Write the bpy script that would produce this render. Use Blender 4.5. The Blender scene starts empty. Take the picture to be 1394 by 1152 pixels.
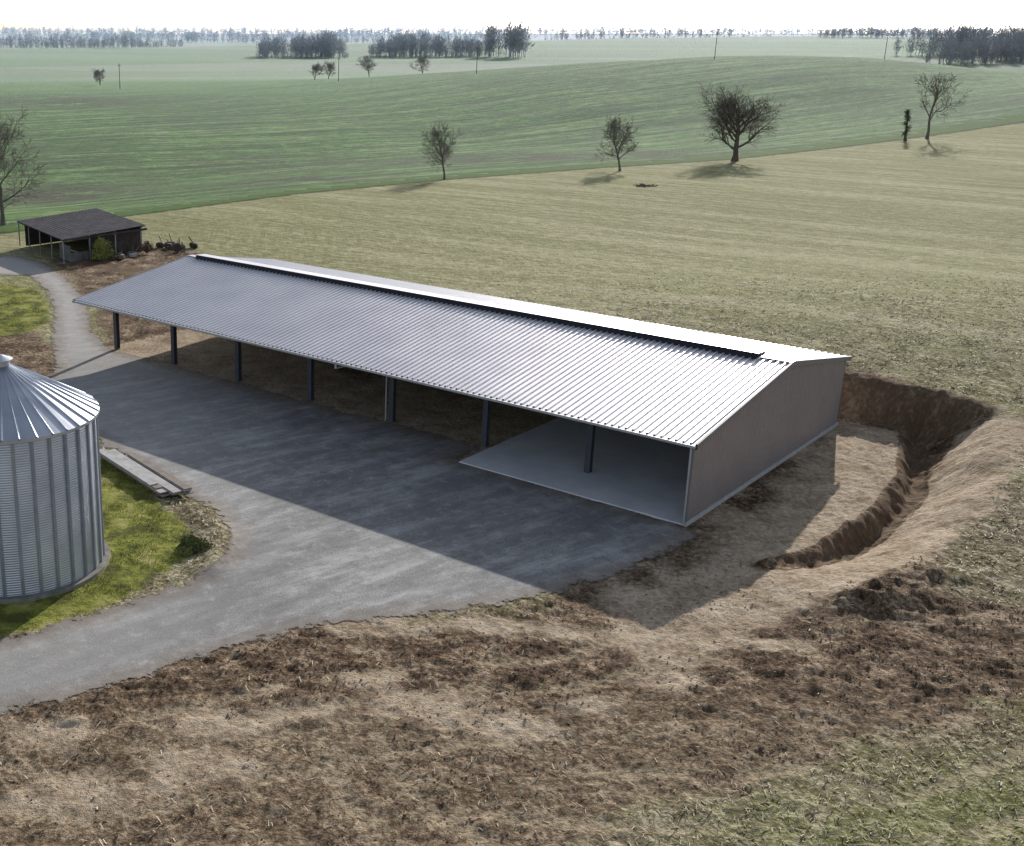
import bpy, math, random
import numpy as np
from mathutils import Vector, Matrix
R=math.radians
scene=bpy.context.scene
col=scene.collection
# ---------------------------------------------------------------- helpers
def link(o,parent=None):
    col.objects.link(o)
    if parent: o.parent=parent
    return o
def empty(name):
    e=bpy.data.objects.new(name,None); e.empty_display_size=1; return link(e)
def mesh_obj(name,V,F,mats,mi=None,parent=None,smooth=False):
    me=bpy.data.meshes.new(name); me.from_pydata([tuple(v) for v in V],[],F)
    for m in (mats if isinstance(mats,list) else [mats]): me.materials.append(m)
    if mi is not None: me.polygons.foreach_set('material_index',mi)
    if smooth: me.polygons.foreach_set('use_smooth',[True]*len(F))
    me.update()
    return link(bpy.data.objects.new(name,me),parent)
rngL=np.random.RandomState(5)
LAT=rngL.rand(8,256,256)
def vn(x,y,sc,seed=0):
    x=np.asarray(x,float)/sc+17.3*seed; y=np.asarray(y,float)/sc+9.1*seed
    xi=np.floor(x).astype(int); yi=np.floor(y).astype(int); fx=x-xi; fy=y-yi
    fx=fx*fx*(3-2*fx); fy=fy*fy*(3-2*fy); L=LAT[seed%8]
    a=L[xi&255,yi&255];b=L[(xi+1)&255,yi&255];c=L[xi&255,(yi+1)&255];d=L[(xi+1)&255,(yi+1)&255]
    return (a*(1-fx)+b*fx)*(1-fy)+(c*(1-fx)+d*fx)*fy
def fbm(x,y,sc,seed=0,o=4):
    s=0;a=1;t=0
    for i in range(o):
        s=s+a*vn(x,y,sc/(2**i),seed+i); t+=a; a*=.55
    return s/t
def sst(a,b,x):
    t=np.clip((np.asarray(x,float)-a)/(b-a),0,1); return t*t*(3-2*t)
def seg_d(x,y,p,q):
    px,py=p;qx,qy=q;dx=qx-px;dy=qy-py
    t=np.clip(((x-px)*dx+(y-py)*dy)/(dx*dx+dy*dy),0,1)
    return np.hypot(x-px-t*dx,y-py-t*dy)
def line_d(x,y,P):
    d=np.full(np.shape(x),1e9)
    for i in range(len(P)-1): d=np.minimum(d,seg_d(x,y,P[i],P[i+1]))
    return d
def line_ds(x,y,P):
    d=np.full(np.shape(x),1e9); S=np.zeros(np.shape(x)); acc=0
    for i in range(len(P)-1):
        px,py=P[i];qx,qy=P[i+1];dx=qx-px;dy=qy-py;L=math.hypot(dx,dy)
        t=np.clip(((x-px)*dx+(y-py)*dy)/(L*L),0,1); dd=np.hypot(x-px-t*dx,y-py-t*dy)
        k=dd<d; d=np.where(k,dd,d); S=np.where(k,acc+t*L,S); acc+=L
    return d,S
def smooth_line(P,n=6):
    out=[]
    for i in range(len(P)-1):
        p0=P[max(i-1,0)];p1=P[i];p2=P[i+1];p3=P[min(i+2,len(P)-1)]
        for k in range(n):
            t=k/n
            out.append(tuple(.5*((2*p1[c])+(-p0[c]+p2[c])*t+(2*p0[c]-5*p1[c]+4*p2[c]-p3[c])*t*t+(-p0[c]+3*p1[c]-3*p2[c]+p3[c])*t**3) for c in (0,1)))
    out.append(P[-1]); return out
def poly_sd(x,y,P):
    d=np.full(np.shape(x),1e9); ins=np.zeros(np.shape(x),bool); n=len(P)
    for i in range(n):
        p=P[i];q=P[(i+1)%n]; d=np.minimum(d,seg_d(x,y,p,q))
        if p[1]!=q[1]:
            c=((p[1]>y)!=(q[1]>y))&(x<(q[0]-p[0])*(y-p[1])/(q[1]-p[1])+p[0]); ins^=c
    return np.where(ins,d,-d)
# building frame
OX,OY=18.72,51.22
AX,AY=-.7374,.6755
BX,BY=.6755,.7374
def W(a,b,z=0): return (OX+a*AX+b*BX, OY+a*AY+b*BY, z)
# ---------------------------------------------------------------- site survey (metres)
gravel=[(-34.2,121.4),(-28.4,122.6),(-24.4,118.1),(-20.3,109.2),(-17.0,98.8),(-15.2,89.6),(-12.9,83.8),(-7.8,79.2),(1.5,70.7),(11.0,62.4),(9.1,60.4),(18.7,51.2),(18.8,50.0),(16.6,48.0),(13.8,45.8),(11.1,44.2),(7.4,42.8),(5.0,42.2),(2.6,41.6),(0.3,41.0),(-1.7,39.8),(-3.8,38.6),(-5.5,37.3),(-7.4,36.1),(-9.8,35.2),(-12.1,34.5),(-20,32),(-20,37),(-13.4,39.2),(-10.9,40.2),(-9.4,41.2),(-7.6,42.4),(-5.8,44.0),(-4.0,45.4),(-2.9,47.2),(-2.4,48.8),(-2.8,51.3),(-3.8,53.6),(-5.1,55.0),(-7.4,58.7),(-10.3,62.8),(-13,67),(-16.4,72),(-15.8,78),(-17.4,85),(-19.1,94.8),(-21.5,104.5),(-24.5,111.5),(-31.7,112.5)]
grass1=[(-13.5,39.5),(-10.9,40.3),(-9.4,41.3),(-7.6,42.6),(-5.8,44.7),(-4.9,46.5),(-3.8,48.8),(-4.7,51.3),(-5.9,53.6),(-7.1,56.1),(-8.8,58.9),(-12.7,64.8),(-17.8,69),(-26,69),(-26,40)]
grass2=[(-31.5,106),(-26.5,108),(-22.7,105.5),(-20.3,99),(-18.9,92.5),(-20.3,88.5),(-25.6,85.5),(-40,86),(-40,106)]
soil1=[(-17.5,35.5),(-9.95,35.9),(-3.8,39),(.3,41.5),(5,42),(11.3,44.7),(18.2,50),(32.1,65.8),(36.1,66),(39.5,66),(41,63),(34,54.5),(30,50.5),(27.5,46.5),(26,42.7),(28.9,41.5),(34,40.2),(32,36.1),(24,34.5),(17.2,32.3),(12,30),(6,27),(2,22),(-18,22)]
soil2=[(-25,123),(-11.6,127),(-5.2,119.5),(-3.2,83.5),(-11.7,79),(-16.7,98),(-20.3,109)]
soil3=[(-30,88.5),(-20,89.6),(-17.2,85),(-15.7,76.8),(-16.4,72),(-13,67),(-21,66),(-30,69)]
soilb=[W(-.5,-.3)[:2],W(46.5,1)[:2],W(46.5,24.8)[:2],W(10,24.8)[:2],W(-5,24.9)[:2],W(-7.6,24.3)[:2],W(-9.8,21.5)[:2],W(-10.6,10)[:2],W(-10,2)[:2],W(-7,-3)[:2]]
tan1=[(24.5,45.4),(21.2,43.4),(17.6,41.5),(14.1,39.8),(11.1,40.9),(6.1,41.8),(2.6,41.6)]
tan2=[W(-8.2,23)[:2],W(-8.6,15)[:2],W(-8.5,8)[:2],W(-7.8,2)[:2],W(-6,-3)[:2]]
tan3=[(33,63.4),(25.8,52.6),(18.7,44.7),(14.7,41.5)]
tanp=[(13.4,37.3,1.3),(7.6,34.3,1.4),(5.3,35.6,1.5),(-6.5,30.5,1.8),(.25,35.2,1.2),(15.2,38.6,1.2),(10.8,35.6,1.4),(-8,33.8,1.2),(-2.2,34.5,1.3),(-3,32,1.2),(3,37.5,.8),(18.5,39.5,1.0)]
tracks=[smooth_line(T) for T in [[(-9.1,32.1),(-5.4,31.2),(-1.7,33.2),(2.3,34.6),(6,35.4)],[(-9.5,30.4),(-5.4,29.4),(-1,31.2),(2.9,32.6),(7,33.4)],
 [(1.2,33.4),(1.8,30.3),(3.4,28.2),(5,26)],[(3.0,33.8),(3.9,30.6),(5.5,28.6),(7,26.5)],
 [(6,29.6),(9.8,28.9),(14.1,29.1),(18.4,30.2),(23.5,32.6),(30,37.5)],[(7,27.7),(10,27.1),(14.8,27.3),(19.6,28.5),(24.8,30.8),(31,35.2)],
 [(9,31.9),(14,31.4),(19,32.6),(24.5,35.7)],[(14,41.2),(10,38.8),(6,38.3),(1,37.2),(-5,34.8)],[(15,39.2),(10.5,36.9),(6,36.6),(1,35.5),(-5,33.1)]]]
BND=[(-400,60),(-150,100),(-48,130.5),(-32,139.8),(-19.9,153),(1.07,173.7),(25.3,191),(52,206),(81.8,219.8),(121,246),(170,279),(260,345),(1000,900),(8000,6000)]
bxs=[p[0] for p in BND]; bys=[p[1] for p in BND]
def yb(x): return np.interp(x,bxs,bys)
def gauss(x,y,cx,cy,sx,sy): return np.exp(-((x-cx)/sx)**2-((y-cy)/sy)**2)
def ditch(x,y):
    a=(x-OX)*AX+(y-OY)*AY; b=(x-OX)*BX+(y-OY)*BY
    wob=(vn(x,y,3.1,1)-.5)*1.0+(vn(x,y,1.0,2)-.5)*.4+(vn(x,y,.5,3)-.5)*.2
    D=.92*sst(-3.6,4.5,b)*(1-sst(21.5,24.2,b))*(1+.3*(vn(x,y,4,3)-.5))
    edge=-4.8+wob*.45+sst(13,24,b)*1.6-.95*np.exp(-((b-9)/6.5)**2)+1.0*np.exp(-((b+3.2)/2.5)**2)
    wall=sst(edge,edge-.95,a)
    return a,b,wob,D,edge,wall
def base_h(x,y):
    """large-scale terrain + excavation"""
    x=np.asarray(x,float); y=np.asarray(y,float)
    hf=2.6*np.exp(-((x-45)/45)**2-((y-80)/32)**2)*sst(-30,10,x)
    a,b,wob,D,edge,wall=ditch(x,y)
    rise=sst(edge-.7,edge-5.3+wob*.7,a)**.65
    zr=-D*wall*(1-rise)+hf*rise
    tb=sst(21.9+wob*.5,24.3+wob*.6,b)
    near=zr*(1-tb)+hf*tb
    s=y-yb(x)
    z=near
    z=z-3.2*np.exp(-((s-65)/45)**2)
    z=z+3.6*np.where(y<420,np.exp(-((y-420)/120)**2),np.exp(-((y-420)/110)**2))*(s>-60)
    sy=np.where(y<420,112,130)
    z=z+10.6*np.exp(-((x-172)/125)**2)*np.exp(-((y-420)/sy)**2)
    z=z+11*gauss(x,y,440,690,170,190)
    z=z+15*gauss(x,y,720,1500,480,420)+6*gauss(x,y,150,1400,300,250)
    z=z+(fbm(x,y,500,3,2)-.5)*9*sst(550,1300,y)+2.5*sst(600,1200,y)
    z=z+13*sst(1800,7000,y)+(fbm(x,y,160,5,2)-.5)*2.0*sst(230,420,y)
    z=z+(fbm(x,y,38,6,2)-.5)*1.1*sst(5,50,s)*(1-sst(450,600,y))
    return z
def sums(x,y):
    sd1=poly_sd(x,y,soil1); return np.maximum(np.maximum(sd1,poly_sd(x,y,soil2)),np.maximum(poly_sd(x,y,soil3),poly_sd(x,y,soilb)))
def attrs(x,y):
    far=(y>135)|(abs(x)>75)
    sg=np.full(x.shape,-5.);ss=sg.copy();gr=sg.copy();tn=np.zeros(x.shape);tk=tn.copy()
    m=~far; X=x[m];Y=y[m]
    sg[m]=poly_sd(X,Y,gravel)
    ss[m]=sums(X,Y)
    gr[m]=np.maximum(poly_sd(X,Y,grass1),poly_sd(X,Y,grass2))
    t=np.exp(-(line_d(X,Y,tan1)/1.1)**2)
    t=np.maximum(t,1.25*np.exp(-(line_d(X,Y,tan2)/2.1)**4)); t=np.maximum(t,.8*np.exp(-(line_d(X,Y,tan3)/3.6)**2))
    for p in tanp: t=np.maximum(t,.7*np.exp(-((X-p[0])/p[2]/1.5)**2-((Y-p[1])/p[2]*1.3)**2))
    a,b,wob,D,edge,wall=ditch(X,Y)
    t=np.maximum(t,.7*((a>0)&(a<46)&(b>0)&(b<20.5)))   # compacted floor under the roof
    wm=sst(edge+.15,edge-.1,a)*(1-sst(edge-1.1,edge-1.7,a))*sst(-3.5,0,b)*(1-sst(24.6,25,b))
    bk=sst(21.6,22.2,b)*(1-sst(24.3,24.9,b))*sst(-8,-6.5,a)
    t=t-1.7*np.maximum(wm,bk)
    tn[m]=t
    k=np.zeros(X.shape)
    brk=sst(.30,.58,fbm(X,Y,1.7,4,3))
    for T in tracks:
        d,S=line_ds(X,Y,T)
        lug=.5+.5*np.sin(2*math.pi*(S+.8*d)/.55)
        k=np.maximum(k,np.exp(-((d+.12*(vn(X,Y,.5,1)-.5))/.32)**4)*(.55+.45*lug))
    tk[m]=k*(.15+.85*brk)
    return sg,ss,gr,tn,tk
def full_h(x,y):
    x=np.asarray(x,float); y=np.asarray(y,float)
    sg,ss,gr,tn,tk=attrs(x,y)
    z=base_h(x,y)
    a=(x-OX)*AX+(y-OY)*AY; b=(x-OX)*BX+(y-OY)*BY
    flat=np.maximum(sst(-.5,.3,sg), ((a>-.6)&(a<46)&(b>-.5)&(b<21)).astype(float))
    tc=np.clip(tn,0,1)
    soil=sst(-.5,.8,ss)*(1-flat)*(1-.85*tc)*(1-.45*sst(36,32,y))*(1-.6*np.clip(tk*1.5,0,1))
    rough=fbm(x,y,1.1,2,3)-.5; r2=vn(x,y,.42,6)-.5; r3=vn(x,y,.21,7)-.5
    amp=np.where(y<140,1,0)
    z=z+amp*(soil*(rough*.15+r2*.14+r3*.13)+(1-flat)*(1-soil)*(rough*.06+r2*.04+r3*.05)-.02*flat)
    z=z-(1-flat)*amp*.05*tk
    heap=np.exp(-((x-23.6)/1.9)**2-((y-42.7)/.9)**2); heap2=np.exp(-((x-26.3)/1.6)**2-((y-44.4)/.9)**2)
    z=z+heap*(.5+.45*r2+.6*rough)+heap2*(.4+.4*rough+.3*r2)
    z=z+.25*np.exp(-(line_d(x,y,[(-3.2,46.5),(-2.9,49.5),(-4.4,53)])/.8)**2)
    return z,sg,ss,gr,tn,tk
def hz(x,y): return float(full_h(np.array([x]),np.array([y]))[0][0])
# ---------------------------------------------------------------- node helpers
class NT:
    twod=False
    def __init__(s,name):
        s.m=bpy.data.materials.new(name); s.m.use_nodes=True; s.t=s.m.node_tree; s.t.nodes.clear()
        s.out=s.n('ShaderNodeOutputMaterial'); s.b=s.n('ShaderNodeBsdfPrincipled'); s.l(s.b.outputs[0],s.out.inputs[0])
    def n(s,k): return s.t.nodes.new(k)
    def l(s,a,b): s.t.links.new(a,b)
    def setin(s,sock,v):
        if isinstance(v,bpy.types.NodeSocket): s.l(v,sock)
        else: sock.default_value=v
    def pos(s,rotz=0,scale=(1,1,1)):
        g=s.n('ShaderNodeNewGeometry'); m=s.n('ShaderNodeMapping'); s.l(g.outputs['Position'],m.inputs[0])
        m.inputs['Rotation'].default_value=(0,0,rotz); m.inputs['Scale'].default_value=scale; return m.outputs[0]
    def pos2(s,rotz,scale):
        a=s.pos(rotz); m=s.n('ShaderNodeMapping'); s.l(a,m.inputs[0]); m.inputs['Scale'].default_value=scale; return m.outputs[0]
    def noise(s,vec,scale,detail=4,rough=.6,dist=0):
        n=s.n('ShaderNodeTexNoise'); n.noise_dimensions='2D' if s.twod else '3D'; s.l(vec,n.inputs['Vector']); n.inputs['Scale'].default_value=scale; n.inputs['Detail'].default_value=detail
        n.inputs['Roughness'].default_value=rough; n.inputs['Distortion'].default_value=dist; return n.outputs[0]
    def attr(s,name):
        n=s.n('ShaderNodeAttribute'); n.attribute_name=name; return n.outputs['Fac']
    def math(s,op,a,b=0,c=0,clamp=False):
        n=s.n('ShaderNodeMath'); n.operation=op; n.use_clamp=clamp
        s.setin(n.inputs[0],a); s.setin(n.inputs[1],b); s.setin(n.inputs[2],c); return n.outputs[0]
    def mr(s,v,a,b,c=0,d=1):
        n=s.n('ShaderNodeMapRange'); s.setin(n.inputs[0],v); n.inputs[1].default_value=a; n.inputs[2].default_value=b; n.inputs[3].default_value=c; n.inputs[4].default_value=d; return n.outputs[0]
    def mix(s,f,a,b,mode='MIX'):
        n=s.n('ShaderNodeMix'); n.data_type='RGBA'; n.blend_type=mode
        s.setin(n.inputs[0],f)
        for i,v in ((6,a),(7,b)):
            if isinstance(v,tuple): n.inputs[i].default_value=(*v,1)
            else: s.l(v,n.inputs[i])
        return n.outputs[2]
    def ramp(s,f,stops):
        n=s.n('ShaderNodeValToRGB'); s.l(f,n.inputs[0]); e=n.color_ramp.elements
        while len(e)>1: e.remove(e[0])
        e[0].position=stops[0][0]; e[0].color=(*stops[0][1],1)
        for p,c in stops[1:]:
            x=e.new(p); x.color=(*c,1)
        return n.outputs[0]
    def xyz(s):
        sx=s.n('ShaderNodeSeparateXYZ'); g=s.n('ShaderNodeNewGeometry'); s.l(g.outputs['Position'],sx.inputs[0]); return sx.outputs
    def bump(s,h,strength=.5,dist=.1,normal=None):
        n=s.n('ShaderNodeBump'); s.l(h,n.inputs['Height']); n.inputs['Strength'].default_value=strength; n.inputs['Distance'].default_value=dist
        if normal: s.l(normal,n.inputs['Normal'])
        return n.outputs[0]
    def fin(s,colr,rough=.9,metal=0,normal=None,spec=.3):
        if isinstance(colr,tuple): s.b.inputs['Base Color'].default_value=(*colr,1)
        else: s.l(colr,s.b.inputs['Base Color'])
        s.setin(s.b.inputs['Roughness'],rough); s.b.inputs['Metallic'].default_value=metal
        s.b.inputs['Specular IOR Level'].default_value=spec
        if normal: s.l(normal,s.b.inputs['Normal'])
        return s.m
def simple(name,c,rough=.7,metal=0,var=.25,scale=3,spec=.3,bump=0):
    t=NT(name); p=t.pos(); n=t.noise(p,scale,3,.65)
    d=tuple(x*(1-var) for x in c); l=tuple(min(1,x*(1+var)) for x in c)
    cc=t.ramp(n,[(.3,d),(.7,l)])
    nr=t.bump(n,bump,.05) if bump else None
    return t.fin(cc,rough,metal,nr,spec)
# ---------------------------------------------------------------- ground materials (near: soil, stubble; far: wheat and farmland)
def near_mat():
    t=NT('soil_and_stubble'); t.twod=True
    p=t.pos(); pr=t.pos(R(42.5))
    def sc(v):
        m=t.n('ShaderNodeMapping'); t.l(pr,m.inputs[0]); m.inputs['Scale'].default_value=v; return m.outputs[0]
    n2=t.noise(p,.6,6,.72); n3=t.noise(p,4,4,.8); n5=t.noise(p,.16,5,.65)
    n4=t.noise(sc((.06,.9,1)),1.0,5,.75); n9=t.noise(sc((.5,1,1)),1.3,5,.85); n0=t.noise(sc((.012,.16,1)),1.0,4,.7)
    X=t.xyz()
    sp=t.math('ADD',t.math('MULTIPLY',n3,.5),t.math('MULTIPLY',n9,.5))
    c_st=t.ramp(sp,[(.40,(.105,.088,.036)),(.47,(.22,.19,.085)),(.53,(.34,.295,.15)),(.59,(.72,.64,.47))])
    c_gr=t.ramp(sp,[(.40,(.09,.105,.03)),(.49,(.205,.225,.07)),(.57,(.38,.37,.18))])
    fm=t.math('ADD',t.mr(n4,.42,.58,0,.7),t.mr(n5,.35,.65,-.35,.25),clamp=True)
    field=t.mix(fm,c_st,c_gr)
    c_br=t.ramp(sp,[(.40,(.06,.042,.024)),(.46,(.14,.102,.058)),(.52,(.26,.20,.12)),(.58,(.62,.53,.38))])
    nearf=t.math('MULTIPLY',t.mr(X[1],95,38,0,1.35),t.mr(n5,.40,.56,.3,1),clamp=True)
    field=t.mix(nearf,field,c_br)
    farc=t.ramp(n4,[(.38,(.245,.235,.10)),(.5,(.385,.36,.18)),(.60,(.58,.53,.33))])
    farc=t.mix(t.mr(n9,.42,.56,.65,0),farc,(.22,.225,.09))
    field=t.mix(t.mr(X[1],65,190,0,.85),field,farc)
    field=t.mix(t.mr(n0,.40,.60,.35,0),field,(.18,.185,.07)); field=t.mix(t.mr(n0,.52,.66,0,.35),field,(.48,.43,.28))
    low=t.math('MULTIPLY',t.mr(X[1],34.5,30,0,1),t.math('MULTIPLY',t.mr(n5,.42,.56),t.mr(X[0],8,15,0,1)),clamp=True)
    field=t.mix(t.math('MULTIPLY',low,.6),field,t.ramp(sp,[(.40,(.085,.09,.025)),(.49,(.18,.21,.055)),(.57,(.36,.36,.16))]))
    s2=t.math('ADD',t.math('MULTIPLY',n2,.5),t.math('MULTIPLY',n3,.5))
    so=t.ramp(s2,[(.38,(.034,.021,.012)),(.46,(.11,.069,.041)),(.53,(.205,.14,.087)),(.60,(.43,.33,.225))])
    so=t.mix(t.mr(X[1],37.5,33,0,.5),so,t.ramp(sp,[(.40,(.085,.058,.035)),(.5,(.245,.18,.112)),(.58,(.46,.365,.25))]))
    tan=t.ramp(s2,[(.38,(.26,.185,.12)),(.5,(.43,.33,.225)),(.62,(.60,.49,.365))])
    ta=t.attr('tan')
    tf=t.math('ADD',ta,t.math('MULTIPLY',t.math('SUBTRACT',n5,.5),1.6)); 
    so=t.mix(t.mr(tf,.26,.60),so,tan)
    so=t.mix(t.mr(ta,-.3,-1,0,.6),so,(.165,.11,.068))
    nn=t.math('ADD',t.math('MULTIPLY',n5,.6),t.math('MULTIPLY',n2,.4))
    sd=t.math('ADD',t.attr('soil'),t.math('MULTIPLY',t.math('SUBTRACT',nn,.5),8.0))
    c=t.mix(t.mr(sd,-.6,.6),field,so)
    tk=t.math('MULTIPLY',t.attr('track'),t.mr(n3,.38,.54,.3,1))
    c=t.mix(t.mr(tk,.10,.9,0,.72),c,(.47,.375,.25))
    gc=t.ramp(n2,[(.32,(.12,.095,.045)),(.42,(.11,.12,.03)),(.55,(.26,.27,.05)),(.68,(.40,.36,.15))])
    gd=t.math('ADD',t.attr('grass'),t.math('MULTIPLY',t.math('SUBTRACT',n2,.5),1.5))
    c=t.mix(t.mr(gd,-.1,.3),c,gc)
    wd=t.math('ADD',t.attr('wheat'),t.math('MULTIPLY',t.math('SUBTRACT',n2,.5),3))
    c=t.mix(t.mr(wd,-.5,.5),c,t.mix(n9,(.06,.12,.025),(.13,.20,.05)))
    ab=t.math('ABSOLUTE',t.math('SUBTRACT',wd,.6))
    c=t.mix(t.mr(ab,.3,1.4,.85,0),c,(.035,.04,.018))
    hb=t.math('ADD',t.math('MULTIPLY',n3,.9),t.math('MULTIPLY',n2,.8))
    return t.fin(c,.95,0,t.bump(hb,.8,.17),.08)
def far_mat():
    t=NT('winter_wheat_and_farmland'); t.twod=True
    p=t.pos(); pr=t.pos(R(-28)); X=t.xyz()
    def sc(v):
        m=t.n('ShaderNodeMapping'); t.l(pr,m.inputs[0]); m.inputs['Scale'].default_value=v; return m.outputs[0]
    n6=t.noise(sc((.012,.30,1)),1.0,5,.75); n6b=t.noise(sc((.25,1,1)),.8,5,.85); n7=t.noise(p,.014,4,.6); n8=t.noise(p,.09,6,.8)
    ws=t.math('ADD',t.math('MULTIPLY',n6,.5),t.math('MULTIPLY',n6b,.5))
    wc=t.ramp(ws,[(.40,(.045,.09,.02)),(.48,(.11,.215,.042)),(.54,(.195,.335,.075)),(.60,(.39,.49,.22))])
    wc=t.mix(t.mr(n8,.51,.62,0,.45),wc,(.17,.155,.09))
    wc=t.mix(t.mr(n7,.5,.6,0,.3),wc,(.07,.10,.04))
    wc=t.mix(t.math('MULTIPLY',t.attr('barepatch'),t.mr(n8,.38,.5)),wc,(.10,.072,.05))
    tl=t.n('ShaderNodeTexWave'); tl.wave_type='BANDS'; tl.bands_direction='Y'; t.l(sc((1,1,1)),tl.inputs['Vector']); tl.inputs['Scale'].default_value=.026; tl.inputs['Distortion'].default_value=.6; tl.inputs['Detail'].default_value=0; tl.inputs['Detail Scale'].default_value=.02
    wc=t.mix(t.mr(tl.outputs['Fac'],.975,1.0,0,.4),wc,(.10,.09,.05))
    ft=t.math('MULTIPLY',t.mr(X[1],330,420),t.mr(X[0],90,-10)); wc=t.mix(t.math('MULTIPLY',ft,.5),wc,(.30,.46,.17))
    v=t.n('ShaderNodeTexVoronoi'); vp=t.pos2(R(20),(1/330,1/520,1)); t.l(vp,v.inputs[0]); v.inputs['Scale'].default_value=1
    sv=t.n('ShaderNodeSeparateColor'); t.l(v.outputs['Color'],sv.inputs[0])
    pc=t.ramp(sv.outputs[0],[(0,(.24,.38,.15)),(.3,(.34,.48,.21)),(.5,(.48,.50,.32)),(.65,(.27,.36,.16)),(.8,(.54,.48,.37)),(1,(.24,.35,.15))])
    pc=t.mix(t.mr(n6,.42,.6,0,.3),pc,(.22,.27,.15))
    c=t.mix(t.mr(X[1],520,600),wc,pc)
    # distance haze painted into the ground colour: paler and bluer further out
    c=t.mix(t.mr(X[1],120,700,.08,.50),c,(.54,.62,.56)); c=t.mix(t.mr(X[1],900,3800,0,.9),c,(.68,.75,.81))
    return t.fin(c,.95,0,t.bump(n6b,1.0,1.0),.08)
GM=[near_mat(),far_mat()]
def gravel_mat():
    t=NT('gravel_surface'); t.twod=True; p=t.pos(); pa=t.pos2(R(-35),(.2,1,1))
    n1=t.noise(p,.16,4,.6); n2=t.noise(p,1.1,6,.78); n3=t.noise(p,14,3,.8); n4=t.noise(pa,.8,5,.75)
    c=t.ramp(n3,[(.3,(.16,.155,.148)),(.5,(.275,.265,.252)),(.7,(.41,.395,.375))])
    c=t.mix(t.mr(n4,.50,.64,0,.65),c,(.49,.47,.445))
    c=t.mix(t.mr(n4,.48,.38,0,.4),c,(.145,.14,.135))
    c=t.mix(t.mr(n1,.40,.58,.45,0),c,(.165,.16,.155))
    c=t.mix(t.mr(n2,.56,.68,0,.45),c,(.54,.515,.48))
    c=t.mix(t.mr(n2,.45,.36,0,.4),c,(.12,.117,.112))
    X=t.xyz()
    c=t.mix(t.mr(X[1],76,92,0,.6),c,(.42,.385,.35))
    c=t.mix(t.mr(X[0],0,-8,0,.4),c,(.45,.425,.39))
    sd=t.attr('gravel'); e=t.math('ADD',sd,t.math('MULTIPLY',t.math('SUBTRACT',n2,.5),2.2))
    c=t.mix(t.mr(e,.0,1.3,.75,0),c,(.20,.15,.105))
    t.fin(c,.85,0,t.bump(t.math('ADD',n3,t.math('MULTIPLY',n2,1.2)),.4,.045),.25)
    t.l(t.mr(e,-.05,.12),t.b.inputs['Alpha'])
    return t.m
GV=gravel_mat()
# ---------------------------------------------------------------- terrain mesh
def axis(lo,hi,step,mn,mx,gr,mxs=250):
    c=list(np.arange(lo,hi+1e-6,step)); s=step; v=hi
    while v<mx: s=min(s*gr,mxs); v+=s; c.append(v)
    s=step; v=lo; l=[]
    while v>mn: s=min(s*gr,mxs); v-=s; l.append(v)
    return np.array(l[::-1]+c)
xs=axis(-12,40,.135,-7000,9000,1.035); ys=axis(27.0,60,.135,-150,11000,1.022,120)
def grid(name,xs,ys,mat,zoff=0,keep=None):
    X,Y=np.meshgrid(xs,ys); x=X.ravel(); y=Y.ravel()
    z,sg,ss,gr,tn,tk=full_h(x,y); nx=len(xs); ny=len(ys)
    i,j=np.meshgrid(np.arange(nx-1),np.arange(ny-1)); q=(j*nx+i).ravel()
    F=np.stack([q,q+1,q+nx+1,q+nx],1)
    if keep is not None:
        k=keep(x,y,sg); F=F[k[F].all(1)]
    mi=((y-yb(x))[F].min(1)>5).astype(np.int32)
    used=np.unique(F); mp=np.full(len(x),-1); mp[used]=np.arange(len(used)); F=mp[F]
    co=np.stack([x,y,z+zoff],1)[used]
    me=bpy.data.meshes.new(name); me.vertices.add(len(co)); me.vertices.foreach_set('co',co.ravel())
    me.loops.add(F.size); me.loops.foreach_set('vertex_index',F.ravel()); me.polygons.add(len(F))
    me.polygons.foreach_set('loop_start',np.arange(0,F.size,4)); me.update(calc_edges=True)
    me.polygons.foreach_set('use_smooth',[True]*len(F))
    bp=np.maximum.reduce([gauss(x,y,-68,360,32,22),gauss(x,y,1.2,199,13,7),gauss(x,y,-36,193,14,12),.8*gauss(x,y,45,235,60,14)])
    for nm,v in (('gravel',sg),('soil',ss),('grass',gr),('tan',tn),('track',tk),('wheat',np.clip(y-yb(x),-50,50)),('barepatch',bp)):
        a=me.attributes.new(nm,'FLOAT','POINT'); a.data.foreach_set('value',np.asarray(v,float)[used])
    for m in (mat if isinstance(mat,list) else [mat]): me.materials.append(m)
    if isinstance(mat,list): me.polygons.foreach_set('material_index',mi)
    me.update()
    return link(bpy.data.objects.new(name,me))
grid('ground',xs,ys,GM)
gx=np.arange(-36,22,.4); gy=np.arange(30,126,.4)
grid('gravel_yard',gx,gy,GV,.03,lambda x,y,sg: sg>-1.2)
# ---------------------------------------------------------------- materials
roofm=NT('roof_steel'); p=roofm.pos(R(0)); n=roofm.noise(p,.35,3,.6)
roof_mat=roofm.fin(roofm.ramp(n,[(.3,(.64,.61,.62)),(.7,(.71,.68,.69))]),roofm.mr(n,.3,.7,.38,.46),.65,None,.5)
wall_mat=simple('cladding_taupe',(.32,.28,.27),.45,.2,.06,.6,.5)
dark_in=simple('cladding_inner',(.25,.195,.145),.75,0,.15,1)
galv=simple('galvanised_steel',(.40,.42,.45),.5,.7,.15,2,.5)
dark_steel=simple('dark_steel',(.085,.09,.105),.5,.2,.15,2)
trim_mat=simple('light_trim',(.45,.45,.46),.5,.2,.06,2)
conc=NT('concrete_slab'); p=conc.pos(); na=conc.noise(p,.5,5,.65); nb=conc.noise(p,8,2)
conc_mat=conc.fin(conc.ramp(na,[(.3,(.62,.63,.64)),(.7,(.80,.805,.80))]),.75,0,conc.bump(nb,.15,.02))
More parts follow.
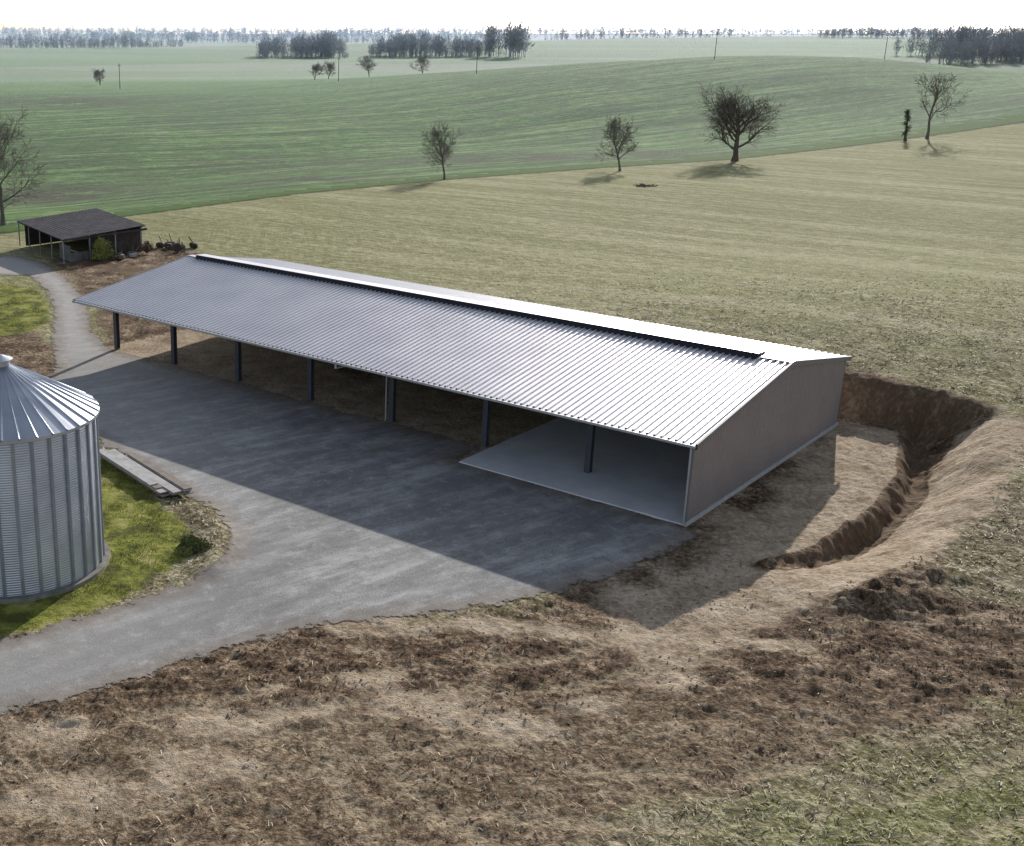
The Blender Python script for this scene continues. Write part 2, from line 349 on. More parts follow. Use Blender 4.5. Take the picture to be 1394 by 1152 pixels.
vent_m=simple('vent_gap_shade',(.02,.02,.025),.6,0,.1,2)  # near-black sheet paints the darkness of the open ridge gap
wood_m=simple('weathered_wood',(.15,.13,.11),.85,0,.3,4)
bark=simple('bark',(.12,.10,.085),.95,0,.3,2)
barkg=simple('bark_grey',(.17,.15,.13),.95,0,.3,2)
# ---------------------------------------------------------------- main barn
class MB:
    def __init__(s): s.V=[];s.F=[];s.M=[]
    def box(s,f,a0,a1,b0,b1,z0,z1,m=0):
        n=len(s.V)
        for a,b,z in ((a0,b0,z0),(a1,b0,z0),(a1,b1,z0),(a0,b1,z0),(a0,b0,z1),(a1,b0,z1),(a1,b1,z1),(a0,b1,z1)): s.V.append(f(a,b,z))
        for q in ((0,1,2,3),(4,5,6,7),(0,1,5,4),(1,2,6,5),(2,3,7,6),(3,0,4,7)): s.F.append(tuple(n+i for i in q)); s.M.append(m)
    def quad(s,P,m=0):
        n=len(s.V); s.V+=P; s.F.append(tuple(range(n,n+len(P)))); s.M.append(m)
    def tube(s,p,q,r0,r1,k=8,m=0,cap=True):
        p=Vector(p);q=Vector(q);d=(q-p).normalized(); u=d.orthogonal().normalized(); w=d.cross(u); n=len(s.V)
        for c,r in ((p,r0),(q,r1)):
            for i in range(k):
                a=2*math.pi*i/k; s.V.append(tuple(c+u*math.cos(a)*r+w*math.sin(a)*r))
        for i in range(k):
            j=(i+1)%k; s.F.append((n+i,n+j,n+k+j,n+k+i)); s.M.append(m)
        if cap: s.F.append(tuple(range(n+k,n+2*k))); s.M.append(m)
    def obj(s,name,mats,parent=None,smooth=False): return mesh_obj(name,s.V,s.F,mats,s.M,parent,smooth)
barn=empty('open_front_barn')
RB,RZ,FZ,BZ,BE=11.08,5.70,4.05,4.13,20.3
def rz(b): return FZ+(RZ-FZ)*(b+.15)/(RB+.15) if b<RB else RZ-(RZ-BZ)*(b-RB)/(BE-RB)
LEN=45.55
def corr(a0,a1,pitch,h,b0,z0,b1,z1):
    V=[];F=[];a=a0;pr=[(0,0),(.62,0),(.70,h),(.92,h)]
    pts=[]
    while a<a1:
        for q,hh in pr: pts.append((min(a+q*pitch,a1),hh))
        a+=pitch
    for a,hh in pts: V.append(W(a,b0,z0+hh)); V.append(W(a,b1,z1+hh))
    for i in range(len(pts)-1): F.append((2*i,2*i+2,2*i+3,2*i+1))
    return V,F
V,F=corr(-.2,LEN,.36,.065,-.15,FZ+.04,RB-.15,rz(RB-.15)+.04); mesh_obj('roof_front_slope',V,F,roof_mat,parent=barn)
V,F=corr(-.2,LEN,.36,.06,RB+.15,RZ+.02,BE+.15,BZ+.03); mesh_obj('roof_back_slope',V,F,roof_mat,parent=barn)
m=MB()
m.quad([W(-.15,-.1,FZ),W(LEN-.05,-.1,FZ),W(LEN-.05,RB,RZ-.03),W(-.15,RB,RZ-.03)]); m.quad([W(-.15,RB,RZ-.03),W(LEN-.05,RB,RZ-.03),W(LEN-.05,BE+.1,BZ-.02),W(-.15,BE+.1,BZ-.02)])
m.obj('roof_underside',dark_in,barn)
m=MB()
va0,va1=1.6,LEN-1.0
vz=.27
m.quad([W(va0,RB-.5,RZ-.04),W(va1,RB-.5,RZ-.04),W(va1,RB-.3,RZ+vz),W(va0,RB-.3,RZ+vz)],0)
for va in (va0,va1): m.quad([W(va,RB-.5,RZ-.05),W(va,RB-.3,RZ+vz),W(va,RB+.6,RZ+vz-.05),W(va,RB+.6,RZ-.1)],0)
m.quad([W(va0-.05,RB-.34,RZ+vz+.02),W(va1+.05,RB-.34,RZ+vz+.02),W(va1+.05,RB+.6,RZ+vz-.03),W(va0-.05,RB+.6,RZ+vz-.03)],1)
m.quad([W(va0-.05,RB+.6,RZ+vz-.03),W(va1+.05,RB+.6,RZ+vz-.03),W(va1+.05,RB+.62,RZ-.04),W(va0-.05,RB+.62,RZ-.04)],1)
m.box(W,-.22,va0-.1,RB-.25,RB+.25,RZ+.07,RZ+.11,1); m.box(W,va1+.1,LEN+.02,RB-.25,RB+.25,RZ+.07,RZ+.11,1)
m.obj('ridge_vent',[vent_m,roof_mat],barn)
V=[];F=[];pts=[];b=.02
while b<BE-.02:
    for q,hh in ((0,0),(.5,0),(.6,.03),(.9,.03)): pts.append((min(b+q*.28,BE-.02),hh))
    b+=.28
for b,hh in pts: V.append(W(-.02-hh,b,.22)); V.append(W(-.02-hh,b,rz(b)-.02))
for i in range(len(pts)-1): F.append((2*i,2*i+2,2*i+3,2*i+1))
mesh_obj('gable_wall',V,F,wall_mat,parent=barn)
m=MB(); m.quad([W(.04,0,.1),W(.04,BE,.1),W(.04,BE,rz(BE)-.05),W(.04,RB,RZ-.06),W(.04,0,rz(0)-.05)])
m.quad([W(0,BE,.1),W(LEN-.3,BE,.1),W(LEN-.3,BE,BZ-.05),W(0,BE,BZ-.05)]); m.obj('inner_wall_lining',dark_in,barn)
m=MB(); m.quad([W(-.03,BE+.05,.1),W(LEN-.3,BE+.05,.1),W(LEN-.3,BE+.05,BZ-.03),W(-.03,BE+.05,BZ-.03)]); m.obj('back_wall',wall_mat,barn)
m=MB()
m.box(W,-.10,.10,-.05,BE+.08,-.1,.20,0)
m.box(W,.1,LEN-.3,BE-.1,BE+.08,-.1,.19,0)
m.obj('concrete_plinth',simple('plinth_concrete',(.5,.49,.47),.8,0,.12,3),barn)
m=MB()
def gtrim(a0,a1):
    for (b0,z0),(b1,z1) in (((-.2,FZ+.1),(RB,RZ+.13)),((RB,RZ+.13),(BE+.18,BZ+.1))):
        n=len(m.V)
        for a in (a0,a1):
            for b,z in ((b0,z0),(b1,z1)): m.V.append(W(a,b,z)); m.V.append(W(a,b,z-.26))
        for q in ((0,1,3,2),(4,5,7,6),(0,2,6,4),(1,3,7,5)): m.F.append(tuple(n+i for i in q)); m.M.append(0)
gtrim(-.26,-.14); gtrim(LEN+.0,LEN+.1)
m.box(W,-.07,.05,-.09,.03,.2,FZ-.05)
m.obj('verge_trim',simple('verge_grey',(.24,.22,.22),.6,.1,.05,1),barn)
m=MB(); m.box(W,-.2,LEN+.05,-.34,-.18,FZ-.08,FZ+.04,0)
m.tube(W(.0,-.28,FZ-.1),W(.0,-.16,.05),.045,.045)
m.tube(W(21.3,-.28,FZ-.1),W(21.3,-.28,FZ-.35),.07,.07); m.tube(W(21.3,-.28,FZ-.33),W(20.05,3.0,FZ-.1),.05,.05); m.tube(W(20.05,2.9,FZ-.1),W(20.05,2.9,.05),.04,.04)
m.obj('gutter_and_downpipes',trim_mat,barn)
m=MB()
colA=[6.80,13.2,19.75,26.2,32.6,38.9,45.1]
for ca in [.18]+colA:
    for cb in (3.15,19.9):
        top=rz(cb)-.25
        w=.16;d=.30
        m.box(W,ca-w,ca+w,cb-d/2,cb-d/2+.03,0,top); m.box(W,ca-w,ca+w,cb+d/2-.03,cb+d/2,0,top); m.box(W,ca-.02,ca+.02,cb-d/2+.03,cb+d/2-.03,0,top)
    for (b0,b1) in ((0,RB),(RB,BE-.2)):
        n=len(m.V)
        for da in (-.09,.09):
            for b,z in ((b0,rz(b0)-.06),(b1,rz(b1)-.06)):
                m.V.append(W(ca+da,b,z)); m.V.append(W(ca+da,b,z-.38 if b>0 else z-.18))
        for q in ((0,1,3,2),(4,5,7,6),(0,2,6,4),(1,3,7,5),(0,1,5,4)): m.F.append(tuple(n+i for i in q)); m.M.append(0)
for b in np.arange(1.6,20,1.7): m.box(W,0.1,LEN-.3,b-.04,b+.04,rz(b)-.22,rz(b)-.045)
m.obj('steel_frame',dark_steel,barn)
m=MB(); m.box(W,.12,12.75,-.02,19.8,-.15,.07); m.obj('concrete_floor',conc_mat,barn)
# ---------------------------------------------------------------- grain silo
silo=empty('grain_silo'); SX,SY,SR,SH,SA=-11.85,47.3,3.78,6.9,9.3
def Cc(r,a,z): return (SX+r*math.cos(a),SY+r*math.sin(a),z)
V=[];F=[];K=112;rings=[];z=.15
while z<SH: rings.append(z); z+=.0265
for i,z in enumerate(rings):
    r=SR+.014*math.sin(2*math.pi*z/.106)
    for k in range(K): V.append(Cc(r,2*math.pi*k/K,z))
for i in range(len(rings)-1):
    for k in range(K):
        j=(k+1)%K; F.append((i*K+k,i*K+j,(i+1)*K+j,(i+1)*K+k))
silowall=NT('silo_corrugated_steel'); p=silowall.pos(); n=silowall.noise(p,.8,4,.6); 
silo_m=silowall.fin(silowall.ramp(n,[(.3,(.46,.49,.54)),(.7,(.62,.64,.68))]),.42,.75,None,.5)
mesh_obj('silo_wall',V,F,silo_m,parent=silo,smooth=True)
m=MB(); NS=32
for k in range(NS):
    a=2*math.pi*(k+.5)/NS; u=Vector((math.cos(a),math.sin(a),0)); t=Vector((-math.sin(a),math.cos(a),0)); c=Vector((SX,SY,0))
    f=lambda A,B,z: tuple(c+u*(SR+A)+t*B+Vector((0,0,z)))
    m.box(f,.0,.075,-.065,-.045,.15,SH); m.box(f,.0,.075,.045,.065,.15,SH); m.box(f,.06,.08,-.045,.045,.15,SH)
m.obj('silo_stiffeners',simple('stiffener_steel',(.34,.37,.42),.45,.7,.1,2),silo)
V=[];F=[];NR=36
sec=[(0,0),(.10,.07),(.20,.0),(.6,0)]
prof=[SR+.16,SR*.66,SR*.33,.32]
for r in prof:
    z=SH-.02+(SA-.35-SH)*(SR+.16-r)/(SR+.16-.32)
    for k in range(NR):
        for q,h in sec: V.append(Cc(r,2*math.pi*(k+q)/NR,z+h*min(1,r/1.2+.3)))
n=NR*4
for i in range(3):
    for k in range(n): j=(k+1)%n; F.append((i*n+k,i*n+j,(i+1)*n+j,(i+1)*n+k))
mesh_obj('silo_roof',V,F,silo_m,parent=silo)
m=MB(); m.tube((SX,SY,SA-.5),(SX,SY,SA-.12),.36,.36,20); m.tube((SX,SY,SA-.12),(SX,SY,SA+.06),.5,.08,20)
for k in range(K):
    a=2*math.pi*k/K;b=2*math.pi*(k+1)/K
    m.quad([Cc(SR+.16,a,SH-.02),Cc(SR+.16,b,SH-.02),Cc(SR+.16,b,SH-.14),Cc(SR+.16,a,SH-.14)]); m.quad([Cc(SR+.16,a,SH-.14),Cc(SR+.16,b,SH-.14),Cc(SR-.02,b,SH-.10),Cc(SR-.02,a,SH-.10)])
m.obj('silo_cap_and_eave',silo_m,silo)
m=MB(); m.tube((SX,SY,-.2),(SX,SY,.16),SR+.35,SR+.3,64); m.obj('silo_base',simple('old_concrete',(.22,.20,.17),.9,0,.3,2,bump=.3),silo)
# ---------------------------------------------------------------- stacked sheets
m=MB(); d=Vector((4.45,-6.6,0)).normalized(); t=Vector((-d.y,d.x,0)); o=Vector((-9.7,61.0,0)); rg=random.Random(3)
f=lambda A,B,z: tuple(o+d*A+t*B+Vector((0,0,z)))
for i in range(3): m.box(f,.4+i*3.2,.55+i*3.2,-.7,.7,0,.15,1)
for L in range(5):
    for i,(b0,b1) in enumerate(((-.75,-.28),(-.22,.25),(.31,.74))):
        s=rg.uniform(-.35,.35); g=rg.uniform(-.05,.05)
        if L==4 and i==1: continue
        m.box(f,.1+s+(i==2)*1.2,7.6+s-L*.3*(i==0),b0+g,b1+g,.155+L*.06,.205+L*.06,2 if (L+i)%3==0 else 0)
m.obj('stacked_boards',[simple('grey_boards',(.42,.40,.38),.8,0,.25,2),wood_m,simple('brown_boards',(.24,.2,.16),.8,0,.25,2)])
# ---------------------------------------------------------------- old shed
shed=empty('old_shed')
sA=Vector((-22.3,117.1,0)); su=Vector((7.6,7.4,0)); sv=Vector((-6.9,10.9,0)); ul=su.length; vl=sv.length; su.normalize(); sv.normalize()
S=lambda A,B,z: tuple(sA+su*A+sv*B+Vector((0,0,z)))
m=MB(); n=48
for i in range(n):
    a0=ul*i/n-.0; a1=ul*(i+1)/n
    zz=lambda a,b: 2.45+.35*(a/ul)+.25*(b/vl)
    h=.05 if i%2 else 0
    m.quad([S(a0,0,zz(a0,0)+h),S(a1,0,zz(a1,0)+.05-h),S(a1,vl,zz(a1,vl)+.05-h),S(a0,vl,zz(a0,vl)+h)])
m.quad([S(0,0,2.38),S(ul,0,2.70),S(ul,vl,2.95),S(0,vl,2.6)]); m.box(S,0,ul,-.04,0,2.3,2.52)
m.obj('shed_roof',simple('old_fibre_cement',(.075,.067,.072),.85,0,.4,1.2,.1),shed)
m=MB()
m.box(S,ul-.5,ul-.38,.6,vl-.4,0,2.6,0); m.box(S,.8,ul-.5,vl-.6,vl-.45,0,2.6,0); 
m.box(S,3.4,ul-.5,.6,.72,0,2.45,0); m.box(S,1.2,3.4,.6,.7,0,.9,1); m.box(S,1.2,1.3,.7,3.5,0,1.6,1)
m.obj('shed_walls',[simple('dark_boards',(.075,.06,.05),.9,0,.3,2),simple('aged_panel',(.17,.16,.15),.8,0,.3,1)],shed)
m=MB()
for B in (.1,3.2,6.4,9.6,12.6): m.box(S,.1,.2,B,B+.1,0,2.5)
for A in (3.3,6.5,9.8): m.box(S,A,A+.12,.1,.22,0,2.6)
m.obj('shed_posts',galv,shed)
def junk(name,cx,cy,colr,seed,nb=6,sz=.7):
    rg=random.Random(seed); m=MB()
    for i in range(nb):
        an=rg.uniform(0,3.1); c=Vector((cx+rg.uniform(-1.3,1.3),cy+rg.uniform(-.8,.8),0)); u=Vector((math.cos(an),math.sin(an),0)); t=Vector((-u.y,u.x,0))
        f=lambda A,B,z: tuple(c+u*A+t*B+Vector((0,0,z)))
        l=rg.uniform(.3,1)*sz; w=rg.uniform(.2,.6)*sz; h=rg.uniform(.3,1.2)*sz; m.box(f,-l,l,-w,w,.1,h,i%2)
        m.tube(f(-l*.6,w+.12,.3),f(-l*.6,w,.3),.3,.3,12,1); m.tube(f(l*.6,w+.12,.3),f(l*.6,w,.3),.3,.3,12,1)
        m.tube(f(0,0,h),f(rg.uniform(-.8,.8),.3,h+rg.uniform(.3,.9)),.04,.04,6,1)
    m.obj(name,[simple(name+'_paint',colr,.6,.2,.2,2),wood_m])
junk('farm_implement',-16.8,120.6,(.42,.42,.40),1,5,.6); junk('farm_implement.001',-13.7,127,(.10,.06,.05),2,5,.6); junk('scrap_pile',-10.8,126.5,(.12,.09,.08),4,6,.45)
# ---------------------------------------------------------------- trees
def tube_path(V,F,pts,rad,k):
    n0=len(V)
    for i,(p,r) in enumerate(zip(pts,rad)):
        d=(pts[min(i+1,len(pts)-1)]-pts[max(i-1,0)]); d=d.normalized() if d.length>1e-6 else Vector((0,0,1)); u=d.orthogonal().normalized(); w=d.cross(u)
        for j in range(k):
            a=2*math.pi*j/k; V.append(tuple(p+u*(math.cos(a)*r)+w*(math.sin(a)*r)))
    for i in range(len(pts)-1):
        for j in range(k):
            q=(j+1)%k; F.append((n0+i*k+j,n0+i*k+q,n0+(i+1)*k+q,n0+(i+1)*k+j))
def make_tree(name,x,y,h,spread,trunk_r,kids=(9,7,6,5),leaf=0,seed=1,mats=None,trunk_frac=.5,leafsize=.25,minr=.018,first=.3):
    rg=random.Random(seed); V=[];F=[];tips=[]
    def grow(p,d,L,r,lev):
        segs=(6,5,3,2,1)[lev]; k=(8,6,4,3,3)[lev]; pts=[p.copy()];rad=[r]; q=p.copy(); dd=d.copy(); jit=(.10,.22,.3,.35,.3)[lev]
        for i in range(segs):
            dd=(dd+Vector((rg.gauss(0,jit),rg.gauss(0,jit),rg.gauss(0,jit)*.6+(.10 if lev in(1,2) else .03)))).normalized()
            q=q+dd*(L/segs); pts.append(q.copy()); rad.append(max(minr,r*(1-(.55 if lev==0 else .7)*(i+1)/segs)))
        if lev==0: rad[0]*=1.45
        tube_path(V,F,pts,rad,k)
        if lev>=len(kids): tips.append(q.copy()); return
        n=kids[lev]; az=rg.uniform(0,6.28)
        for i in range(n):
            t=(first if lev==0 else .25)+(1-(first if lev==0 else .25))*(i+.5)/n; fi=t*segs; ii=min(int(fi),segs-1); fr=fi-ii
            bp=pts[ii].lerp(pts[ii+1],fr); br=rad[ii]*(1-fr)+rad[ii+1]*fr
            ax=(pts[ii+1]-pts[ii]).normalized(); az+=2.4+rg.uniform(-.4,.4); u=ax.orthogonal().normalized(); w=ax.cross(u)
            side=u*math.cos(az)+w*math.sin(az); ang=R(rg.uniform(38,72)) if lev==0 else R(rg.uniform(25,60))
            if lev==0: ang*=1.1-.5*t
            nd=(ax*math.cos(ang)+side*math.sin(ang)).normalized()
            if lev==0: nl=spread*(.62+.5*math.sin(math.pi*min(1,t*.9)))*rg.uniform(.75,1.1)
            else: nl=L*rg.uniform(.42,.68)*(1.1-.4*t)
            grow(bp,nd,nl,br*(.62 if lev==0 else .6),lev+1)
        grow(pts[-1],dd,L*.5 if lev else spread*.6,rad[-1]*.9,lev+1)
    z=hz(x,y)-.15
    grow(Vector((x,y,z)),Vector((0,0,1)),h*trunk_frac,trunk_r,0)
    mi=[0]*len(F)
    if leaf:
        for tp in tips:
            for _ in range(leaf):
                c=tp+Vector((rg.gauss(0,.25),rg.gauss(0,.25),rg.gauss(0,.25))); a=Vector((rg.gauss(0,1),rg.gauss(0,1),rg.gauss(0,1))).normalized(); b=a.orthogonal().normalized(); s=leafsize*rg.uniform(.5,1.2)
                n=len(V); V+= [tuple(c-a*s),tuple(c+b*s*.6),tuple(c+a*s),tuple(c-b*s*.6)]; F.append((n,n+1,n+2,n+3)); mi.append(1)
    zz=[v[2] for v in V]; sc=h/(max(zz)-z)
    V=[(x+(a-x)*sc**.5,y+(b-y)*sc**.5,z+(c-z)*sc) for a,b,c in V]
    return mesh_obj(name,V,F,mats,mi)
leaf_br=simple('dry_oak_leaves',(.24,.20,.15),.9,0,.35,1)
make_tree('oak_tree',80.8,217,13.9,6.9,.62,(13,9,6,5),1,21,[bark,leaf_br],.66,.12,.022,.26)
make_tree('bare_tree',56,201.6,9.5,3.2,.2,(12,8,6,4),0,12,[barkg],.72,.16,.016,.25)
make_tree('bare_tree',25.3,192,9.2,3.1,.18,(12,8,6,4),0,13,[barkg],.72,.14,.014,.25)
make_tree('bare_tree',133,251.5,13.5,4.4,.3,(8,5,5,3),0,14,[barkg],.75,.2,.026,.35)
make_tree('bare_tree',-35.2,147,15,5.4,.3,(12,8,6,5),0,15,[barkg],.75,.14,.02,.12)
make_tree('ivy_covered_trunk',126.8,248,6.6,.5,.3,(7,5,3),6,16,[bark,simple('ivy_leaves',(.10,.11,.06),.8,0,.3,1)],.9,.15,.03,.15)
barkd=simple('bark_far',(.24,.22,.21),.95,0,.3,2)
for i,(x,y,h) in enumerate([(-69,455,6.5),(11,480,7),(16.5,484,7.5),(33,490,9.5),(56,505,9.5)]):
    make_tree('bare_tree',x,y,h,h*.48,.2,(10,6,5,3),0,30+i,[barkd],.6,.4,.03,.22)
def shrub(name,x,y,w,h,n,colr,seed):
    rg=random.Random(seed); V=[];F=[];z0=hz(x,y)
    for i in range(14):
        a=rg.uniform(0,6.28); r=w*.45*rg.random(); p=Vector((x,y,z0)); q=Vector((x+math.cos(a)*r,y+math.sin(a)*r,z0+h*rg.uniform(.5,.9))); tube_path(V,F,[p,p.lerp(q,.5)+Vector((0,0,.1)),q],[.04,.03,.015],4)
    k=len(F)
    for i in range(n):
        a=rg.uniform(0,6.28); u=rg.random()**.45; ph=rg.uniform(-.2,1.5); rr=w*.5*(.8+.3*math.sin(3*a+seed))
        c=Vector((x+math.cos(a)*math.cos(ph)*rr*u,y+math.sin(a)*math.cos(ph)*rr*u,z0+.15*h+h*.8*math.sin(max(ph,0))*u+rg.uniform(0,.2)))
        d=Vector((rg.gauss(0,1),rg.gauss(0,1),rg.gauss(.5,1))).normalized(); b=d.orthogonal().normalized(); s=rg.uniform(.05,.11)
        m=len(V); V+=[tuple(c-d*s),tuple(c+b*s*.5),tuple(c+d*s),tuple(c-b*s*.5)]; F.append((m,m+1,m+2,m+3))
    mesh_obj(name,V,F,[bark,simple(name+'_leaf',colr,.8,0,.4,2)],[0]*k+[1]*(len(F)-k))
shrub('garden_shrub',-18.8,119.4,3.0,2.4,1700,(.24,.26,.06),1)
shrub('bramble_shrub',-4.2,48.4,1.9,.4,1600,(.13,.14,.045),2)
shrub('bramble_shrub.001',-14.6,123,2.4,1.2,800,(.13,.08,.06),3)
shrub('bramble_shrub.002',-11.5,124,3,.9,800,(.12,.09,.07),4)
# distant woodland
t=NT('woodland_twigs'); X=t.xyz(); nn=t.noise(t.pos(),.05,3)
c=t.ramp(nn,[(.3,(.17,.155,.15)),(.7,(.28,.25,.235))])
c=t.mix(t.mr(X[1],550,1100,0.3,.8),c,(.42,.455,.51)); c=t.mix(t.mr(X[1],1200,3800,0.1,.97),c,(.72,.79,.86))  # aerial haze put into the twig colour, growing with distance
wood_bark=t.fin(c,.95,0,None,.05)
def woodland(name,pts,seed,k=150,fl=.55):
    rg=np.random.RandomState(seed); V=[];F=[]
    X=np.array([p[0] for p in pts]);Y=np.array([p[1] for p in pts]); Z=base_h(X,Y)
    for (x,y,h),z in zip(pts,Z):
        z-=.3; r=h*rg.uniform(.22,.36); n=len(V); tw=.009*h+.06
        V+=[(x-tw,y,z),(x+tw,y,z),(x,y,z+h*.8)]; F.append((n,n+1,n+2)); n=len(V)
        V+=[(x,y-tw,z),(x,y+tw,z),(x,y,z+h*.8)]; F.append((n,n+1,n+2))
        ph=rg.rand(k)*6.28; ct=rg.rand(k)*2-1; rad=rg.rand(k)**.4; st=np.sqrt(1-ct*ct)
        lump=.75+.35*np.sin(ph*2+rg.rand()*6)*st
        dx=np.cos(ph)*st;dy=np.sin(ph)*st
        cx=x+dx*r*rad*lump; cy=y+dy*r*rad*lump; cz=z+h*.55+ct*h*.43*rad*(.85+.3*rg.rand(k))
        for i in range(k):
            L=h*rg.uniform(.05,.11); ux=dx[i]+rg.normal()*.4; uy=dy[i]+rg.normal()*.4; uz=abs(ct[i])+.5+rg.normal()*.3; q=math.sqrt(ux*ux+uy*uy+uz*uz)+1e-6; ux/=q;uy/=q;uz/=q
            wv=L*.32*fl; a=rg.uniform(0,6.28); wx=math.cos(a)*wv; wy=math.sin(a)*wv; n=len(V)
            V+=[(cx[i]-wx,cy[i]-wy,cz[i]),(cx[i]+wx,cy[i]+wy,cz[i]+.2*wv),(cx[i]+ux*L*1.7,cy[i]+uy*L*1.7,cz[i]+uz*L*1.7)]; F.append((n,n+1,n+2))
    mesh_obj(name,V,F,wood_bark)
rg=random.Random(77)
def patch(x0,x1,y0,y1,n,h0,h1):
    w=max(x1-x0,1)
    out=[]
    for _ in range(n):
        x=rg.uniform(x0,x1); e=min(x-x0,x1-x)/w; out.append((x,rg.uniform(y0,y1),rg.uniform(h0,h1)*(.72+.28*min(1,e*8))*(1+.13*math.sin(x*.09+y0))))
    return out
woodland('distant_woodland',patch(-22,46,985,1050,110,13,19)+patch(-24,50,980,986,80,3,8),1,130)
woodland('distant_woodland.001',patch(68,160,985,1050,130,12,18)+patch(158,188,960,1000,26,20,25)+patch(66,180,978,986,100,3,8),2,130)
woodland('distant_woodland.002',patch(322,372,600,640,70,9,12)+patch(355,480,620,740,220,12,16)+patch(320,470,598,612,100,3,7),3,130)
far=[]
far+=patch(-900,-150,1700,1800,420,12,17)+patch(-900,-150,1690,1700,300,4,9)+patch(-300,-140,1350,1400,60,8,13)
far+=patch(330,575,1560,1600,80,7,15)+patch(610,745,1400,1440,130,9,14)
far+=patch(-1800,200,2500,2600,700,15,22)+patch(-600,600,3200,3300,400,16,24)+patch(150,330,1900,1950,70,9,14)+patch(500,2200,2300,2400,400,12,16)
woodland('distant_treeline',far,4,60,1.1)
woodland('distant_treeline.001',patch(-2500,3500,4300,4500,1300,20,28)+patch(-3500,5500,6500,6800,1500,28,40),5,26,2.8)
# utility poles
for i,(x,y,h) in enumerate([(-57,420,8.2),(18,425,8),(64,415,8.5),(142,410,8.5),(209,432,8.5)]):
    z=hz(x,y); m=MB(); m.tube((x,y,z-.3),(x,y,z+h),.12,.09,8); m.box(lambda a,b,c:(x+a,y+b,z+c),-.5,.5,-.05,.05,h-.7,h-.6)
    for q in (-.42,0,.42): m.tube((x+q,y,z+h-.6),(x+q,y,z+h-.35),.05,.04,6)
    m.obj('utility_pole',[wood_m])
m=MB(); rg=random.Random(9)
for i in range(30):
    x=54+rg.gauss(0,.9); y=180+rg.gauss(0,.6); z=hz(x,y); a=rg.uniform(0,6.28); m.tube((x,y,z+.05),(x+math.cos(a)*.8,y+math.sin(a)*.6,z+rg.uniform(.1,.4)),.07,.03,5)
m.obj('branch_pile',bark)
# ---------------------------------------------------------------- scattered straw, clods, grass
def scatter(n,x0,x1,y0,y1,seed):
    r=np.random.RandomState(seed); return r.uniform(x0,x1,n),r.uniform(y0,y1,n),r
def straws():
    x,y,r=scatter(400000,-16,75,25,115,8)
    z,sg,ss,gr,tn,tk=full_h(x,y)
    a=(x-OX)*AX+(y-OY)*AY; b=(x-OX)*BX+(y-OY)*BY
    dens=np.where(ss<0,1,.07+.12*sst(36,31,y))*(.30+1.0*sst(.35,.7,fbm(x,y,2.5,5,3)))*np.clip(46/y,.3,1.1)*(1-.8*np.clip(tn,0,1))*(1-sst(62,112,y))*(1-.8*tk)
    k=(sg<-.3)&(gr<-.2)&(r.rand(len(x))<dens*.6)&~((a>-9)&(b>-3)&(b<24)&(a<47))
    x,y,z=x[k],y[k],z[k]; n=len(x)
    an=r.uniform(0,6.28,n); L=r.uniform(.03,.11,n)*(1+y/110); w=r.uniform(.005,.011,n)*(1+y/50); ti=r.uniform(-.1,.7,n)
    dx=np.cos(an)*np.cos(ti)*L;dy=np.sin(an)*np.cos(ti)*L;dz=np.sin(ti)*L; px=-np.sin(an)*w;py=np.cos(an)*w
    zz=z+.02
    V=np.stack([np.stack([x-dx-px,y-dy-py,zz-dz*.3],1),np.stack([x-dx+px,y-dy+py,zz-dz*.3+w],1),np.stack([x+dx+px,y+dy+py,zz+dz+w],1),np.stack([x+dx-px,y+dy-py,zz+dz],1)],1).reshape(-1,3)
    F=np.arange(4*n).reshape(-1,4)
    mesh_obj('crop_stubble',V.tolist(),F.tolist(),simple('straw',(.52,.43,.29),.7,0,.45,.8))
straws()
def clods():
    x,y,r=scatter(120000,-16,46,26,70,9)
    z,sg,ss,gr,tn,tk=full_h(x,y); a=(x-OX)*AX+(y-OY)*AY; b=(x-OX)*BX+(y-OY)*BY
    dens=np.where(ss>0,.8,.2)*(.15+.85*sst(.35,.65,fbm(x,y,2.2,1,3)))*(1-.92*np.clip(tn,0,1))*(1-.9*np.clip(tk*2,0,1))*(1-.4*sst(36,31,y))
    k=(sg<-.15)&(gr<.1)&(r.rand(len(x))<dens)&~((a>-9.4)&(b>-2)&(b<24.5)&(a<47))
    x,y,z=x[k],y[k],z[k]; n=len(x); s=np.minimum(r.gamma(2,.010,n)+.012,.055)
    dirs=np.array([(1,0,0),(0,1,0),(-1,0,0),(0,-1,0),(0,0,1)],float)
    V=dirs[None]*s[:,None,None]*r.uniform(.6,1.4,(n,5,1))+r.normal(0,.15,(n,5,3))*s[:,None,None]
    V[:,:,2]*=.7; V+=np.stack([x,y,z+s*.25],1)[:,None,:]; V=V.reshape(-1,3)
    T=np.array([(0,1,4),(1,2,4),(2,3,4),(3,0,4)])
    F=(np.arange(n)[:,None,None]*5+T[None]).reshape(-1,3)
    mesh_obj('soil_clods',V.tolist(),F.tolist(),simple('clod_soil',(.16,.105,.066),.95,0,.45,1.2),smooth=True)
clods()
